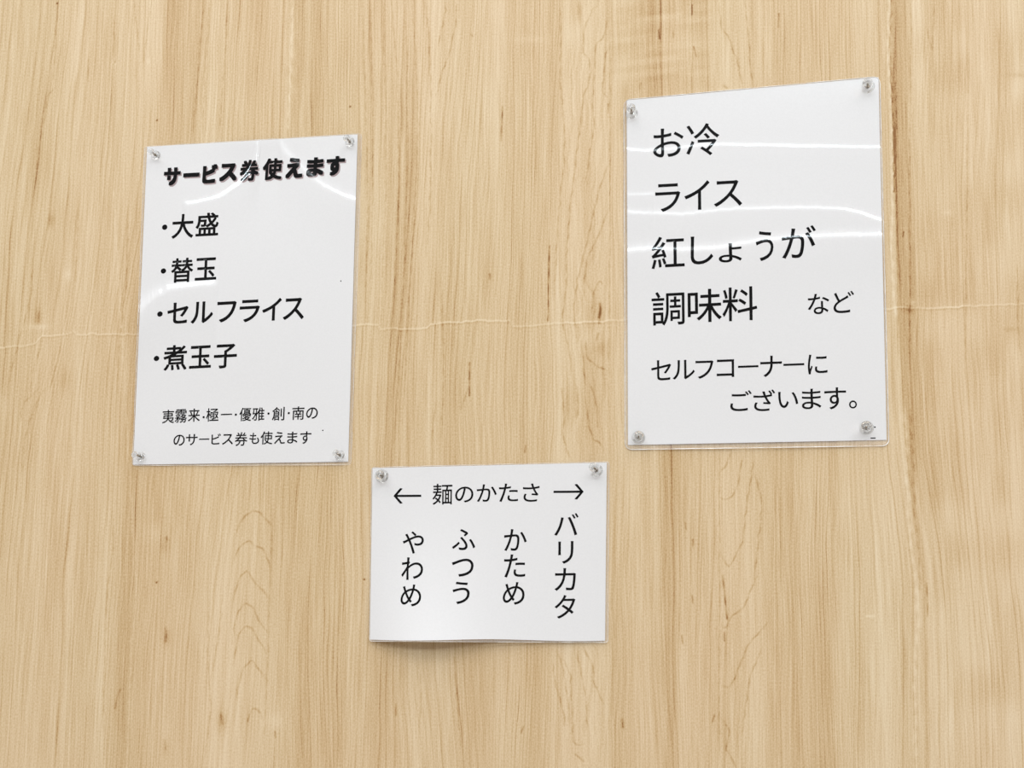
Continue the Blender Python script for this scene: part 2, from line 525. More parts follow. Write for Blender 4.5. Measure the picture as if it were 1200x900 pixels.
    me.polygons.foreach_set('loop_start', (np.arange(len(quads)) * 4).astype(np.int32))
    me.update(calc_edges=True)
    for nm, arr in (('ring', ring), ('tone', tone), ('mark', mark), ('calm', calm)):
        a = me.attributes.new(nm, 'FLOAT', 'POINT')
        a.data.foreach_set('value', arr.ravel().astype(np.float32))
    o = bpy.data.objects.new('wall_back', me)
    link(o)
    o['kind'] = 'structure'
    me.materials.append(wood_material())
    return o


def wood_material():
    t = NT('maple_print')
    ring, tone, mark = t.attr('ring'), t.attr('tone'), t.attr('mark')
    sep = t.n.new('ShaderNodeSeparateXYZ')
    t.l.new(t.pos(), sep.inputs[0])
    x, z = sep.outputs['X'], sep.outputs['Z']
    # growth rings: slow darkening, sharp late-wood edge, each ring of its own strength
    f = t.math('FRACT', ring)
    wn_ = t.n.new('ShaderNodeTexWhiteNoise')
    wn_.noise_dimensions = '1D'
    t.put(wn_.inputs['W'], t.math('FLOOR', ring))
    strength = t.math('MINIMUM', t.math('POWER', wn_.outputs['Value'], 1.3), 0.7)
    late = t.math('POWER', t.math('SUBTRACT', 1.0, t.math('ABSOLUTE', t.math('SUBTRACT', t.math('MULTIPLY', f, 2.0), 1.0))), 5.0)
    along = t.remap(t.noise(t.xyz(t.math('MULTIPLY', ring, 0.9), 0.0, t.math('MULTIPLY', z, 14.0)), 1.0, 2), 0.3, 0.7, 0.25, 1.15)
    lines = t.math('MULTIPLY', t.math('MULTIPLY', t.math('MULTIPLY', late, strength), along), t.attr('calm'))
    early = t.math('MULTIPLY', t.math('MULTIPLY', f, t.attr('calm')), 0.35)
    # fine fibre between the rings
    fib = t.noise(t.xyz(t.math('MULTIPLY', ring, 4.0), 3.0, t.math('MULTIPLY', z, 9.0)), 1.0, 3, 0.6)
    fib2 = t.noise(t.xyz(t.math('MULTIPLY', x, 900.0), 7.0, t.math('MULTIPLY', z, 22.0)), 1.0, 2, 0.6)
    grit = t.noise(t.xyz(t.math('MULTIPLY', x, 1100.0), 1.0, t.math('MULTIPLY', z, 620.0)), 1.0, 1, 0.5)
    v = t.math('MULTIPLY_ADD', tone, 0.36, 0.40)
    v = t.math('ADD', v, t.math('MULTIPLY', early, 0.25))
    v = t.math('ADD', v, t.math('MULTIPLY', lines, 0.78))
    v = t.math('ADD', v, t.math('MULTIPLY', t.math('SUBTRACT', fib, 0.5), 0.85))
    v = t.math('ADD', v, t.math('MULTIPLY', t.math('SUBTRACT', fib2, 0.5), 0.8))
    v = t.math('ADD', v, t.math('MULTIPLY', t.math('SUBTRACT', grit, 0.5), 0.75))
    v = t.math('ADD', v, t.math('MULTIPLY', mark, 0.95))
    ramp = t.n.new('ShaderNodeValToRGB')
    cr = ramp.color_ramp
    stops = [(0.0, srgb(237, 221, 194)), (0.26, srgb(227, 206, 173)), (0.48, srgb(215, 190, 152)), (0.68, srgb(201, 171, 128)),
             (0.85, srgb(184, 147, 100)), (1.0, srgb(146, 102, 58))]
    cr.elements[0].position, cr.elements[0].color = stops[0]
    cr.elements[1].position, cr.elements[1].color = stops[-1]
    for p, c in stops[1:-1]:
        cr.elements.new(p).color = c
    t.l.new(t.remap(v, -0.2, 1.25, 0.0, 1.0), ramp.inputs[0])
    dark = t.remap(mark, 1.1, 1.7, 0.0, 1.0)
    colr = t.mix(dark, ramp.outputs[0], srgb(40, 26, 18))
    # slow drift between pinkish and yellowish veneer
    drift = t.noise(t.xyz(t.math('MULTIPLY', x, 9.0), 2.0, t.math('MULTIPLY', z, 2.6)), 1.0, 2)
    colr = t.mix(t.remap(drift, 0.35, 0.65, 0.0, 0.5), colr, (1.0, 0.94, 0.93, 1), 'MULTIPLY')
    bump = t.n.new('ShaderNodeBump')
    bump.inputs['Strength'].default_value = 0.06
    bump.inputs['Distance'].default_value = 0.0003
    t.l.new(v, bump.inputs['Height'])
    t.bsdf(Base_Color=colr, Roughness=0.55, Specular_IOR_Level=0.25, Normal=bump.outputs[0])
    return t.m


build_wall()


# ------------------------------------------------------------------ sheet materials
def film_normal(t, strength=0.024):
    b = t.n.new('ShaderNodeBump')
    n1 = t.noise(t.pos(), 520.0, 3, 0.6)
    b.inputs['Strength'].default_value = strength
    b.inputs['Distance'].default_value = 0.0006
    t.l.new(n1, b.inputs['Height'])
    return b.outputs[0]


def laminated(name, col, mottled=True, sheen=0.055):
    t = NT(name)
    c = col
    if mottled:
        n = t.noise(t.pos(), 700.0, 1, 0.5)
        c = t.mix(t.remap(n, 0.3, 0.7, 0.0, 1.0), col, tuple(q * 0.975 for q in col[:3]) + (1,))
    fn = film_normal(t)
    t.bsdf(Base_Color=c, Roughness=0.24, Specular_IOR_Level=sheen, Coat_Weight=1.0, Coat_Roughness=0.06, Coat_IOR=1.6, Coat_Normal=fn)
    return t.m


M_PAPER = laminated('laminated_paper', (0.846, 0.842, 0.862, 1))
M_INK = laminated('laminated_ink', (0.006, 0.006, 0.007, 1), False, 0.03)
M_INKSH = laminated('laminated_shadow_ink', (0.42, 0.33, 0.34, 1), False)

t = NT('clear_film')
tr = t.n.new('ShaderNodeBsdfTransparent')
tr.inputs[0].default_value = (0.985, 0.98, 0.975, 1)
gl = t.n.new('ShaderNodeBsdfPrincipled')
gl.inputs['Base Color'].default_value = (0.9, 0.9, 0.92, 1)
gl.inputs['Roughness'].default_value = 0.12
mx = t.n.new('ShaderNodeMixShader')
fr = t.n.new('ShaderNodeFresnel')
fr.inputs['IOR'].default_value = 1.5
t.l.new(t.math('ADD', fr.outputs[0], 0.14), mx.inputs[0])
t.l.new(tr.outputs[0], mx.inputs[1])
t.l.new(gl.outputs[0], mx.inputs[2])
t.l.new(mx.outputs[0], t.out.inputs['Surface'])
M_FILM = t.m

def cut_edge_material(name, lo, hi):
    t = NT(name)
    tr = t.n.new('ShaderNodeBsdfTransparent')
    gl = t.n.new('ShaderNodeBsdfPrincipled')
    gl.inputs['Base Color'].default_value = (0.93, 0.92, 0.91, 1)
    gl.inputs['Roughness'].default_value = 0.15
    mx = t.n.new('ShaderNodeMixShader')
    t.l.new(t.remap(t.noise(t.pos(), 60.0, 2), 0.35, 0.6, lo, hi), mx.inputs[0])
    t.l.new(tr.outputs[0], mx.inputs[1])
    t.l.new(gl.outputs[0], mx.inputs[2])
    t.l.new(mx.outputs[0], t.out.inputs['Surface'])
    return t.m


M_EDGE = cut_edge_material('film_cut_edge', 0.25, 0.95)
M_EDGE_FAINT = cut_edge_material('film_cut_edge_faint', 0.1, 0.6)

t = NT('clear_plastic')
tr = t.n.new('ShaderNodeBsdfTransparent')
tr.inputs[0].default_value = (0.97, 0.97, 0.97, 1)
gl = t.n.new('ShaderNodeBsdfGlass')
gl.inputs['IOR'].default_value = 1.40
gl.inputs['Roughness'].default_value = 0.02
gl.inputs['Color'].default_value = (0.97, 0.97, 0.96, 1)
mx = t.n.new('ShaderNodeMixShader')
mx.inputs[0].default_value = 0.45
t.l.new(tr.outputs[0], mx.inputs[1])
t.l.new(gl.outputs[0], mx.inputs[2])
t.l.new(mx.outputs[0], t.out.inputs['Surface'])
M_PLASTIC = t.m

t = NT('steel_needle')
t.bsdf(Base_Color=(0.30, 0.25, 0.20, 1), Metallic=1.0, Roughness=0.25)
M_STEEL = t.m


# ------------------------------------------------------------------ sheets: height fields in front of the wall
def need_slope(u, v, m):
    """how steeply (rise per metre going down) the film must lean at pixel (u, v) to mirror the line lamp into the lens;
    m = sideways lean per unit of that slope"""
    p = unproj(u, v, 0.002)
    V = C_np - p
    V /= np.linalg.norm(V)

    def hit(g):
        n = np.array([m * g, -1.0, g])
        n /= np.linalg.norm(n)
        r = 2 * n.dot(V) * n - V
        return p[2] + r[2] / r[1] * (LINE_Y - p[1]) - LINE_Z
    a, b = -0.3, 0.6
    for _ in range(40):
        c = (a + b) / 2
        if hit(c) > 0:
            b = c
        else:
            a = c
    return (a + b) / 2


class Sheet:
    def __init__(self, paper, film, base, ridges):
        self.paper = np.array(paper, float)     # TL, TR, BR, BL
        self.film = film
        self.base = base                        # function (s, t) -> metres
        self.ridges = []
        for pts, w, gain in ridges:
            pts = np.array(pts, float)
            uu = np.linspace(pts[0, 0], pts[-1, 0], 40)
            vv = np.interp(uu, pts[:, 0], pts[:, 1])
            vv[1:-1] = (vv[:-2] + vv[1:-1] * 2 + vv[2:]) / 4
            dv = np.gradient(vv, uu)
            # the gradient leans across the stroke: sideways part = -dv/du of the downward part
            wid = w * np.sqrt(1 + dv * dv)             # same width across the stroke, however steep it runs
            S = np.array([need_slope(a, b, -d) for a, b, d in zip(uu, vv, dv)]) * K * gain
            fade = np.clip((np.minimum(np.arange(40), np.arange(40)[::-1]) + 0.4) / 2.5, 0, 1)
            fade[[0, -1]] = 0
            if pts[0, 0] < self.paper[:, 0].min() + 4:
                fade[:20] = 1
            if pts[-1, 0] > self.paper[:, 0].max() - 14:
                fade[20:] = 1
            self.ridges.append([uu, vv, S * wid / 0.6065 * fade, wid, S, fade, w])
        # bilinear inverse helper
        q = self.paper
        src = np.array([(0, 0), (1, 0), (1, 1), (0, 1)], float)
        rowsA, rhs = [], []
        for (x, y), (a, b) in zip(q, src):
            rowsA += [[x, y, 1, 0, 0, 0, -a * x, -a * y], [0, 0, 0, x, y, 1, -b * x, -b * y]]
            rhs += [a, b]
        self.Hm = np.append(np.linalg.solve(np.array(rowsA), np.array(rhs)), 1).reshape(3, 3)
        self.Hi = np.linalg.inv(self.Hm)
        # every fold also leans the film where the next one runs: correct for it
        for _ in range(4):
            for k, rd in enumerate(self.ridges):
                e = 0.25
                other = (self.h(rd[0], rd[1] + e, k) - self.h(rd[0], rd[1] - e, k)) / (2 * e)
                rd[2] = np.clip(rd[4] - other, 0, None) * rd[3] / 0.6065 * rd[5]

    def st(self, u, v):
        p = np.stack([u, v, np.ones_like(u)], -1) @ self.Hm.T
        return p[..., 0] / p[..., 2], p[..., 1] / p[..., 2]

    def uv(self, s, t):
        p = np.stack([s, t, np.ones_like(s)], -1) @ self.Hi.T
        return p[..., 0] / p[..., 2], p[..., 1] / p[..., 2]

    def h(self, u, v, skip=-1):
        s, t = self.st(u, v)
        r = self.base(s, t)
        for k, (uu, vv, A, wid, _, _, w0) in enumerate(self.ridges):
            if k == skip:
                continue
            a = np.interp(u, uu, A)
            c = np.interp(u, uu, vv) + (0.55 * vnoise(u / 5.0, 0 * u + k * 3.7, 61) + 0.4 * vnoise(u / 2.2, 0 * u + k * 5.1, 62) if skip < 0 else 0.0)
            wv = np.interp(u, uu, wid)
            q = v - c - wv                             # quick rise, long gentle fall
            r = r + a * np.exp(-0.5 * np.where(q < 0, q / wv, q / np.maximum(6.0 * w0, wv)) ** 2)
        return np.maximum(r, 0.0004)

    def P(self, u, v, lift=0.0):
        u = np.asarray(u, float)
        v = np.asarray(v, float)
        return unproj(u, v, self.h(u, v) + lift)

    def N(self, u, v):
        e = 0.4
        a = self.P(u + e, v) - self.P(u - e, v)
        b = self.P(u, v - e) - self.P(u, v + e)
        n = np.cross(a, b)
        return n / np.linalg.norm(n, axis=-1, keepdims=True)

    def build_paper(self, root, origin, step=1.4, wob=None):
        q = self.paper
        nx = int(np.linalg.norm(q[1] - q[0]) / step)
        ny = int(np.linalg.norm(q[3] - q[0]) / step)
        s, t = np.meshgrid(np.linspace(0, 1, nx + 1), np.linspace(0, 1, ny + 1))
        u, v = self.uv(s, t)
        if wob is not None:
            du, dv = wob(s, t)
            u, v = u + du, v + dv
        top = self.P(u, v).reshape(-1, 3)
        nrm = self.N(u, v).reshape(-1, 3)
        n = len(top)
        idx = np.arange(n).reshape(ny + 1, nx + 1)
        faces = np.stack([idx[1:, :-1], idx[1:, 1:], idx[:-1, 1:], idx[:-1, :-1]], -1).reshape(-1, 4).tolist()
        back = top + np.array([0, 0.00022, 0])
        ring = np.r_[idx[0, :-1], idx[:-1, -1], idx[-1, :0:-1], idx[:0:-1, 0]]
        faces += [[f + n for f in fc[::-1]] for fc in faces]
        for a, b in zip(ring, np.roll(ring, -1)):
            faces.append([a, b, b + n, a + n])
        verts = np.r_[top, back] - origin
        return mesh_obj('paper', verts, faces, M_PAPER, root, True, np.r_[nrm, -nrm])

    def build_film(self, root, origin, rad, bead=0.00034, edge=None):
        """clear margin of the laminate pouch round the paper, with its cut edge"""
        q, fo = self.paper, np.array(self.film, float)

        def outline(c, r, n_side=60):
            pts = []
            for i in range(4):
                p0, p1, p2 = c[i - 1], c[i], c[(i + 1) % 4]
                d0 = (p0 - p1) / np.linalg.norm(p0 - p1)
                d2 = (p2 - p1) / np.linalg.norm(p2 - p1)
                for a in np.linspace(0, 1, 7):
                    pts.append(p1 + d0 * r * (1 - a) ** 2 + d2 * r * a ** 2)
                e0 = p1 + d2 * r
                p3 = c[(i + 1) % 4]
                e1 = p3 - d2 * r
                for a in np.linspace(0, 1, n_side + 1)[1:-1]:
                    pts.append(e0 * (1 - a) + e1 * a)
            return np.array(pts)
        out_ = outline(fo, rad)
        inn = outline(q + (q.mean(0) - q) * 0.004, 0.2)
        loops = [inn, inn * 0.5 + out_ * 0.5, out_]
        n = len(out_)
        V = [self.P(l[:, 0], l[:, 1], -0.00004) for l in loops]
        V.append(V[2] + np.array([0, 0.0002, 0]))
        faces, mid = [], []
        for k in range(2):
            for i in range(n):
                j = (i + 1) % n
                faces.append([k * n + i, (k + 1) * n + i, (k + 1) * n + j, k * n + j])
        film = mesh_obj('laminate_margin', np.concatenate(V[:3]) - origin, faces, M_FILM, root, True)
        # the cut edge: a slim bead all round
        rim = V[2]
        tang = np.roll(rim, -1, 0) - np.roll(rim, 1, 0)
        tang /= np.linalg.norm(tang, axis=1, keepdims=True)
        outw = np.cross(tang, np.array([0, 1.0, 0]))
        r = bead
        vv, ff = [], []
        for a in range(6):
            th = a / 6 * 2 * math.pi
            vv.append(rim + r * (math.cos(th) * outw + math.sin(th) * np.array([0, -1.0, 0])))
        for a in range(6):
            b = (a + 1) % 6
            for i in range(n):
                j = (i + 1) % n
                ff.append([a * n + i, a * n + j, b * n + j, b * n + i])
        mesh_obj('cut_edge', np.concatenate(vv) - origin, ff, edge or M_EDGE, film, True)
        return film


# ------------------------------------------------------------------ lettering
_cache = {}


def glyph(ch, off):
    """outline of one character, filled, fitted to the unit square (x right, y down)"""
    key = (ch, off)
    if key in _cache:
        return _cache[key]
    cu = bpy.data.curves.new('lettering_source', 'FONT')
    cu.body = ch
    cu.resolution_u = 5
    cu.offset = off
    o = bpy.data.objects.new('lettering_source', cu)
    COL.objects.link(o)
    dg = bpy.context.evaluated_depsgraph_get()
    ev = o.evaluated_get(dg)
    me = ev.to_mesh()
    v = np.array([p.co[:2] for p in me.vertices])
    f = [list(p.vertices) for p in me.polygons]
    ev.to_mesh_clear()
    bpy.data.objects.remove(o)
    bpy.data.curves.remove(cu)
    lo, hi = v.min(0), v.max(0)
    sz = np.maximum(hi - lo, 1e-6)
    w = (v - lo) / sz
    w[:, 1] = 1 - w[:, 1]
    _cache[key] = (w, f)
    return _cache[key]


def cut(verts, faces, step):
    """slice a flat mesh into small pieces so that it can follow the curved sheet"""
    bm = bmesh.new()
    bv = [bm.verts.new((a, b, 0)) for a, b in verts]
    for f in faces:
        try:
            bm.faces.new([bv[i] for i in f])
        except ValueError:
            pass
    for ax in (0, 1):
        lo, hi = verts[:, ax].min(), verts[:, ax].max()
        n = int((hi - lo) / step)
        for k in range(1, n + 1):
            c = lo + (hi - lo) * k / (n + 1)
            co = [0, 0, 0]
            no = [0, 0, 0]
            co[ax] = c
            no[ax] = 1
            bmesh.ops.bisect_plane(bm, geom=bm.verts[:] + bm.edges[:] + bm.faces[:], dist=1e-6, plane_co=co, plane_no=no)
    bm.verts.index_update()
    v = np.array([p.co[:2] for p in bm.verts])
    f = [[a.index for a in p.verts] for p in bm.faces]
    bm.free()
    return v, f


def text_line(sheet, root, origin, items, kx, ky, off, mat=None, name='printed_line', lift=0.00009, shift=(0, 0), label=None):
    """items: (character, x0, y0, x1, y1) boxes in photograph pixels; kx = lean of the uprights (du/dv), ky = slope of the line (dv/du)"""
    AV, AF, LF, base = [], [], [], 0
    for it in items:
        ch, x0, y0, x1, y1 = it[:5]
        o = it[5] if len(it) > 5 else off
        W, H = x1 - x0, y1 - y0
        w = max(W - abs(kx) * H, 0.5)
        h = max(H - abs(ky) * W, 0.5)
        if ch == 'BAR':
            h = H * 0.8
        cx, cy = (x0 + x1) / 2 + shift[0], (y0 + y1) / 2 + shift[1]
        if ch == 'DOT':
            a = np.linspace(0, 2 * math.pi, 25)[:-1]
            g = np.stack([0.5 + 0.5 * np.cos(a), 0.5 + 0.5 * np.sin(a)], -1)
            gf = [list(range(24))]
        elif ch == 'BAR':
            g, gf = np.array([(0, 0), (1, 0), (1, 1), (0, 1.0)]), [[0, 1, 2, 3]]
        else:
            g, gf = glyph(ch, 0.0)
        rad = o if ch not in ('DOT', 'BAR') else 0.0      # stroke weight: copies of the outline set round a small circle
        lx, ly = (g[:, 0] - 0.5) * (w - 2 * rad), (g[:, 1] - 0.5) * (h - 2 * rad)
        v, f = cut(np.stack([lx, ly], -1), gf, 2.6)
        nc = 1 if rad == 0 else 8
        for k in range(nc):
            sx = rad * math.cos(k * math.pi / 4 + 0.39) if rad else 0.0
            sy = rad * math.sin(k * math.pi / 4 + 0.39) if rad else 0.0
            if rad > 0.8:                              # the heavy heading keeps square stroke ends
                sx, sy = [(a * rad * 0.86, b * rad * 0.86) for a in (-1, 0, 1) for b in (-1, 0, 1) if a or b][k]
            vx, vy = v[:, 0] + sx, v[:, 1] + sy
            AV.append(np.stack([cx + vx + kx * vy, cy + vy + ky * vx], -1))
            LF.append(np.full(len(v), k * 1.5e-6))
            AF += [[i + base for i in fc] for fc in f]
            base += len(v)
    uv = np.concatenate(AV)
    P = sheet.P(uv[:, 0], uv[:, 1], lift + np.concatenate(LF))
    N = sheet.N(uv[:, 0], uv[:, 1])
    # faces must look into the room
    good = []
    for fc in AF:
        a, b, c = P[fc[0]], P[fc[1]], P[fc[2]]
        nn = np.zeros(3)
        for i in range(1, len(fc) - 1):
            nn += np.cross(P[fc[i]] - P[fc[0]], P[fc[i + 1]] - P[fc[0]])
        good.append(fc if nn[1] < 0 else fc[::-1])
    o = mesh_obj(name, P - origin, good, mat or M_INK, root, True, N)
    if label:
        o['label'] = label
    return o


def Z(ox, oy, sc, rows):
    """boxes read off an enlarged crop (origin ox, oy; sc crop pixels per photo pixel)"""
    out = []
    for r in rows:
        ch, x0, x1, y0, y1 = r[:5]
        out.append((ch, ox + x0 / sc, oy + y0 / sc, ox + x1 / sc, oy + y1 / sc) + tuple(r[5:]))
    return out


# ------------------------------------------------------------------ notice on the left
def base_left(s, t):
    side = 0.25 + 0.75 * np.sin(np.pi * np.clip(s, 0, 1))
    lift = 0.0022 * side * np.sin(np.pi * np.clip(t, 0, 1)) ** 1.2 + 0.0006
    lift = lift + 0.0007 * np.sin(np.pi * np.clip(s, 0, 1)) * np.exp(-((t - 0.95) / 0.1) ** 2)
    return lift + 0.0009 * np.exp(-((s - 0.5) / 0.2) ** 2 - (t / 0.05) ** 2)


left = Sheet([(172.5, 172), (419, 157.5), (408, 541), (156, 544.5)],
             [(169.5, 171.5), (424, 156.5), (411.5, 544.8), (155, 545.5)], base_left,
             [([(213, 238), (225, 237), (245, 233), (262, 227), (280, 214), (293, 200), (301, 182), (305, 165)], 3.6, 1.02),
              ([(325, 160), (331, 172), (345, 187), (360, 201), (378, 216), (400, 227), (424, 236)], 5, 1.10),
              ([(158, 369), (166, 357), (180, 345), (200, 336), (225, 333), (256, 330)], 6, 1.04)])
o_l = left.P(282.0, 350.0)
notice_l = empty('laminated_notice', o_l)
tag(notice_l, 'tall laminated notice with bold slanted heading and bulleted list, pinned at left', 'notice', 'laminated notices on the wood wall')
left.build_paper(notice_l, o_l)
left.build_film(notice_l, o_l, 4, 0.0002, M_EDGE_FAINT)

KX, KY = -0.043, -0.055
head = Z(140, 140, 4, [('サ', 203, 290, 222, 313), ('BAR', 298, 376, 248, 272), ('ビ', 385, 463, 207, 302), ('ス', 465, 555, 203, 292),
                       ('券', 560, 657, 186, 292, 0.95), ('使', 667, 767, 178, 286, 0.95), ('え', 775, 864, 176, 278), ('ま', 873, 962, 174, 270), ('す', 965, 1060, 168, 266)])
text_line(left, notice_l, o_l, head, KX - 0.03, KY, 1.38, M_INKSH, 'heading_shadow', 0.00006, (1.3, 1.5), 'mauve drop shadow printed behind the heading')
text_line(left, notice_l, o_l, head, KX - 0.03, KY, 1.38, M_INK, 'heading', 0.00013, (0, 0), 'bold black heading')
BO = 0.52
text_line(left, notice_l, o_l, Z(140, 140, 4, [('DOT', 199, 225, 492, 518), ('大', 243, 350, 440, 560), ('盛', 355, 467, 434, 549)]), KX, KY, BO, name='list_line')
text_line(left, notice_l, o_l, Z(140, 140, 4, [('DOT', 193, 219, 697, 723), ('替', 239, 348, 646, 767), ('玉', 352, 458, 645, 756)]), KX, KY, BO, name='list_line')
text_line(left, notice_l, o_l, Z(140, 340, 4, [('DOT', 176, 203, 99, 125), ('セ', 222, 325, 55, 160), ('ル', 333, 441, 50, 158), ('フ', 455, 550, 50, 153),
                                            ('ラ', 560, 660, 42, 152), ('イ', 667, 762, 35, 146), ('ス', 765, 868, 34, 141)]), KX, KY, BO, name='list_line')
text_line(left, notice_l, o_l, Z(140, 340, 4, [('DOT', 160, 187, 307, 333), ('煮', 203, 319, 254, 379), ('玉', 325, 433, 257, 369), ('子', 440, 553, 250, 369)]), KX, KY, BO, name='list_line')
text_line(left, notice_l, o_l, Z(140, 340, 4, [('夷', 199, 258, 560, 625), ('霧', 258, 318, 557, 623), ('来', 320, 379, 554, 618), ('DOT', 389, 400, 590, 601), ('極', 405, 466, 552, 617),
                                            ('BAR', 475, 528, 579, 586), ('DOT', 540, 551, 578, 589), ('優', 561, 619, 550, 615), ('雅', 620, 681, 549, 613), ('DOT', 693, 704, 573, 584),
                                            ('創', 714, 775, 547, 612), ('DOT', 788, 799, 571, 582), ('南', 808, 868, 544, 609), ('の', 874, 931, 549, 604)]), KX, KY + 0.02, 0.16, name='small_print_line')
text_line(left, notice_l, o_l, Z(140, 340, 4, [('の', 252, 307, 677, 730), ('サ', 310, 367, 674, 728), ('BAR', 373, 421, 695, 702), ('ビ', 430, 476, 672, 724), ('ス', 480, 534, 674, 725),
                                            ('券', 540, 601, 665, 731), ('も', 608, 656, 668, 722), ('使', 660, 719, 661, 724), ('え', 724, 777, 664, 721), ('ま', 785, 836, 663, 719), ('す', 845, 900, 661, 721)]), KX, KY + 0.03, 0.16, name='small_print_line')
text_line(left, notice_l, o_l, [('DOT', 377.5, 503.6, 379.0, 505.1)], 0, 0, 0, name='speck')
text_line(left, notice_l, o_l, [('DOT', 398.8, 328.5, 400.2, 329.9)], 0, 0, 0, name='speck')


# ------------------------------------------------------------------ notice on the right
def base_right(s, t):
    side = 0.25 + 0.75 * np.sin(np.pi * np.clip(s, 0, 1))
    lift = 0.0006 + 0.0018 * side * np.sin(np.pi * np.clip(t, 0, 1)) ** 1.3
    return lift + 0.0008 * np.sin(np.pi * np.clip(s, 0, 1)) * np.clip(t, 0, 1.1) ** 6 + 0.0006 * np.clip(s, 0, 1) * np.sin(np.pi * np.clip(t, 0, 1))


right = Sheet([(734.5, 117.5), (1029.5, 90.5), (1039, 515.5), (736, 521.5)],
              [(731, 117), (1031, 89.5), (1042, 522.5), (732.5, 527)], base_right,
              [([(730, 174), (760, 177), (790, 174), (820, 170), (850, 169), (900, 170), (960, 171.5), (1036, 172)], 3.2, 1.02),
               ([(730, 248), (760, 249), (800, 251), (830, 247), (870, 244), (930, 243), (985, 244), (1010, 249), (1036, 259)], 3.6, 1.02),
               ([(730, 293), (760, 290), (800, 292), (840, 290), (870, 284), (900, 280), (935, 277), (980, 275), (1036, 274)], 5.5, 1.04),
               ([(730, 227), (745, 228), (768, 226)], 2.6, 1.01)])
o_r = right.P(885.0, 310.0)
notice_r = empty('laminated_notice', o_r)
tag(notice_r, 'large laminated notice at right crossed by bright reflected streaks, self corner notes', 'notice', 'laminated notices on the wood wall')
right.build_paper(notice_r, o_r)
right.build_film(notice_r, o_r, 9)

s3 = 1200 / 350
KX, KY = 0.012, -0.055
text_line(right, notice_r, o_r, Z(710, 70, s3, [('お', 189, 313, 272, 394), ('冷', 322, 457, 252, 389)]), KX, KY, 0.22)
text_line(right, notice_r, o_r, Z(710, 70, s3, [('ラ', 198, 300, 495, 613), ('イ', 315, 418, 483, 606), ('ス', 433, 548, 482, 592)]), KX, KY, 0.22)
text_line(right, notice_r, o_r, Z(710, 70, s3, [('紅', 182, 317, 706, 842), ('し', 340, 432, 706, 824), ('ょ', 453, 547, 735, 816), ('う', 602, 674, 686, 810), ('が', 705, 845, 664, 800)]), KX, KY, 0.22)
text_line(right, notice_r, o_r, Z(710, 300, s3, [('調', 183, 317, 139, 282), ('味', 328, 466, 129, 270), ('料', 467, 609, 120, 264)]), KX, KY, 0.24)
text_line(right, notice_r, o_r, Z(710, 300, s3, [('な', 811, 898, 149, 236), ('ど', 914, 998, 139, 231)]), KX, KY, 0.14)
text_line(right, notice_r, o_r, Z(710, 300, s3, [('セ', 182, 263, 417, 501), ('ル', 268, 358, 416, 497), ('フ', 360, 433, 419, 494), ('コ', 445, 516, 414, 488), ('BAR', 531, 613, 439, 449),
                                              ('ナ', 620, 708, 399, 487), ('BAR', 713, 797, 431, 441), ('に', 811, 891, 394, 476)]), KX, KY + 0.02, 0.14)
text_line(right, notice_r, o_r, Z(710, 300, s3, [('ご', 499, 587, 539, 624), ('ざ', 592, 681, 536, 624), ('い', 692, 773, 544, 611), ('ま', 787, 866, 532, 616), ('す', 877, 966, 527, 617), ('。', 977, 1009, 580, 613)]), KX, KY + 0.03, 0.14)
text_line(right, notice_r, o_r, [('BAR', 1020.2, 512.6, 1026.2, 514.0)], 0, 0, 0, name='speck')
text_line(right, notice_r, o_r, [('DOT', 1024.2, 499.6, 1026.2, 501.4)], 0, 0, 0, name='speck')


# ------------------------------------------------------------------ notice in the middle, below
def base_low(s, t):
    t0 = np.clip(t, 0, 1.1)
    belly = np.exp(-((s - 0.22) / 0.28) ** 2) * 0.0125 + 0.0026
    return 0.0008 + belly * t0 ** 2.2 * (0.25 + 0.75 * (1 - np.exp(-np.clip(s, 0, 2) / 0.14))) * (0.25 + 0.75 * (1 - np.exp(-np.clip(1.0 - s, 0, 2) / 0.2)))


low = Sheet([(436.5, 548.5), (711, 542), (709, 750.5), (433.5, 749.5)],
            [(435.5, 547.5), (714, 541), (712.5, 753), (432.7, 751.5)], base_low, [])
o_b = low.P(572.0, 648.0)
notice_b = empty('laminated_notice', o_b)
tag(notice_b, 'small wide laminated notice below the others with four columns under two arrows', 'notice', 'laminated notices on the wood wall')
low.build_paper(notice_b, o_b, 2.0, lambda s, t: (0 * s, t ** 8 * 0.9 * np.sin(s * 9)))
low.build_film(notice_b, o_b, 4, 0.0002, M_EDGE_FAINT)

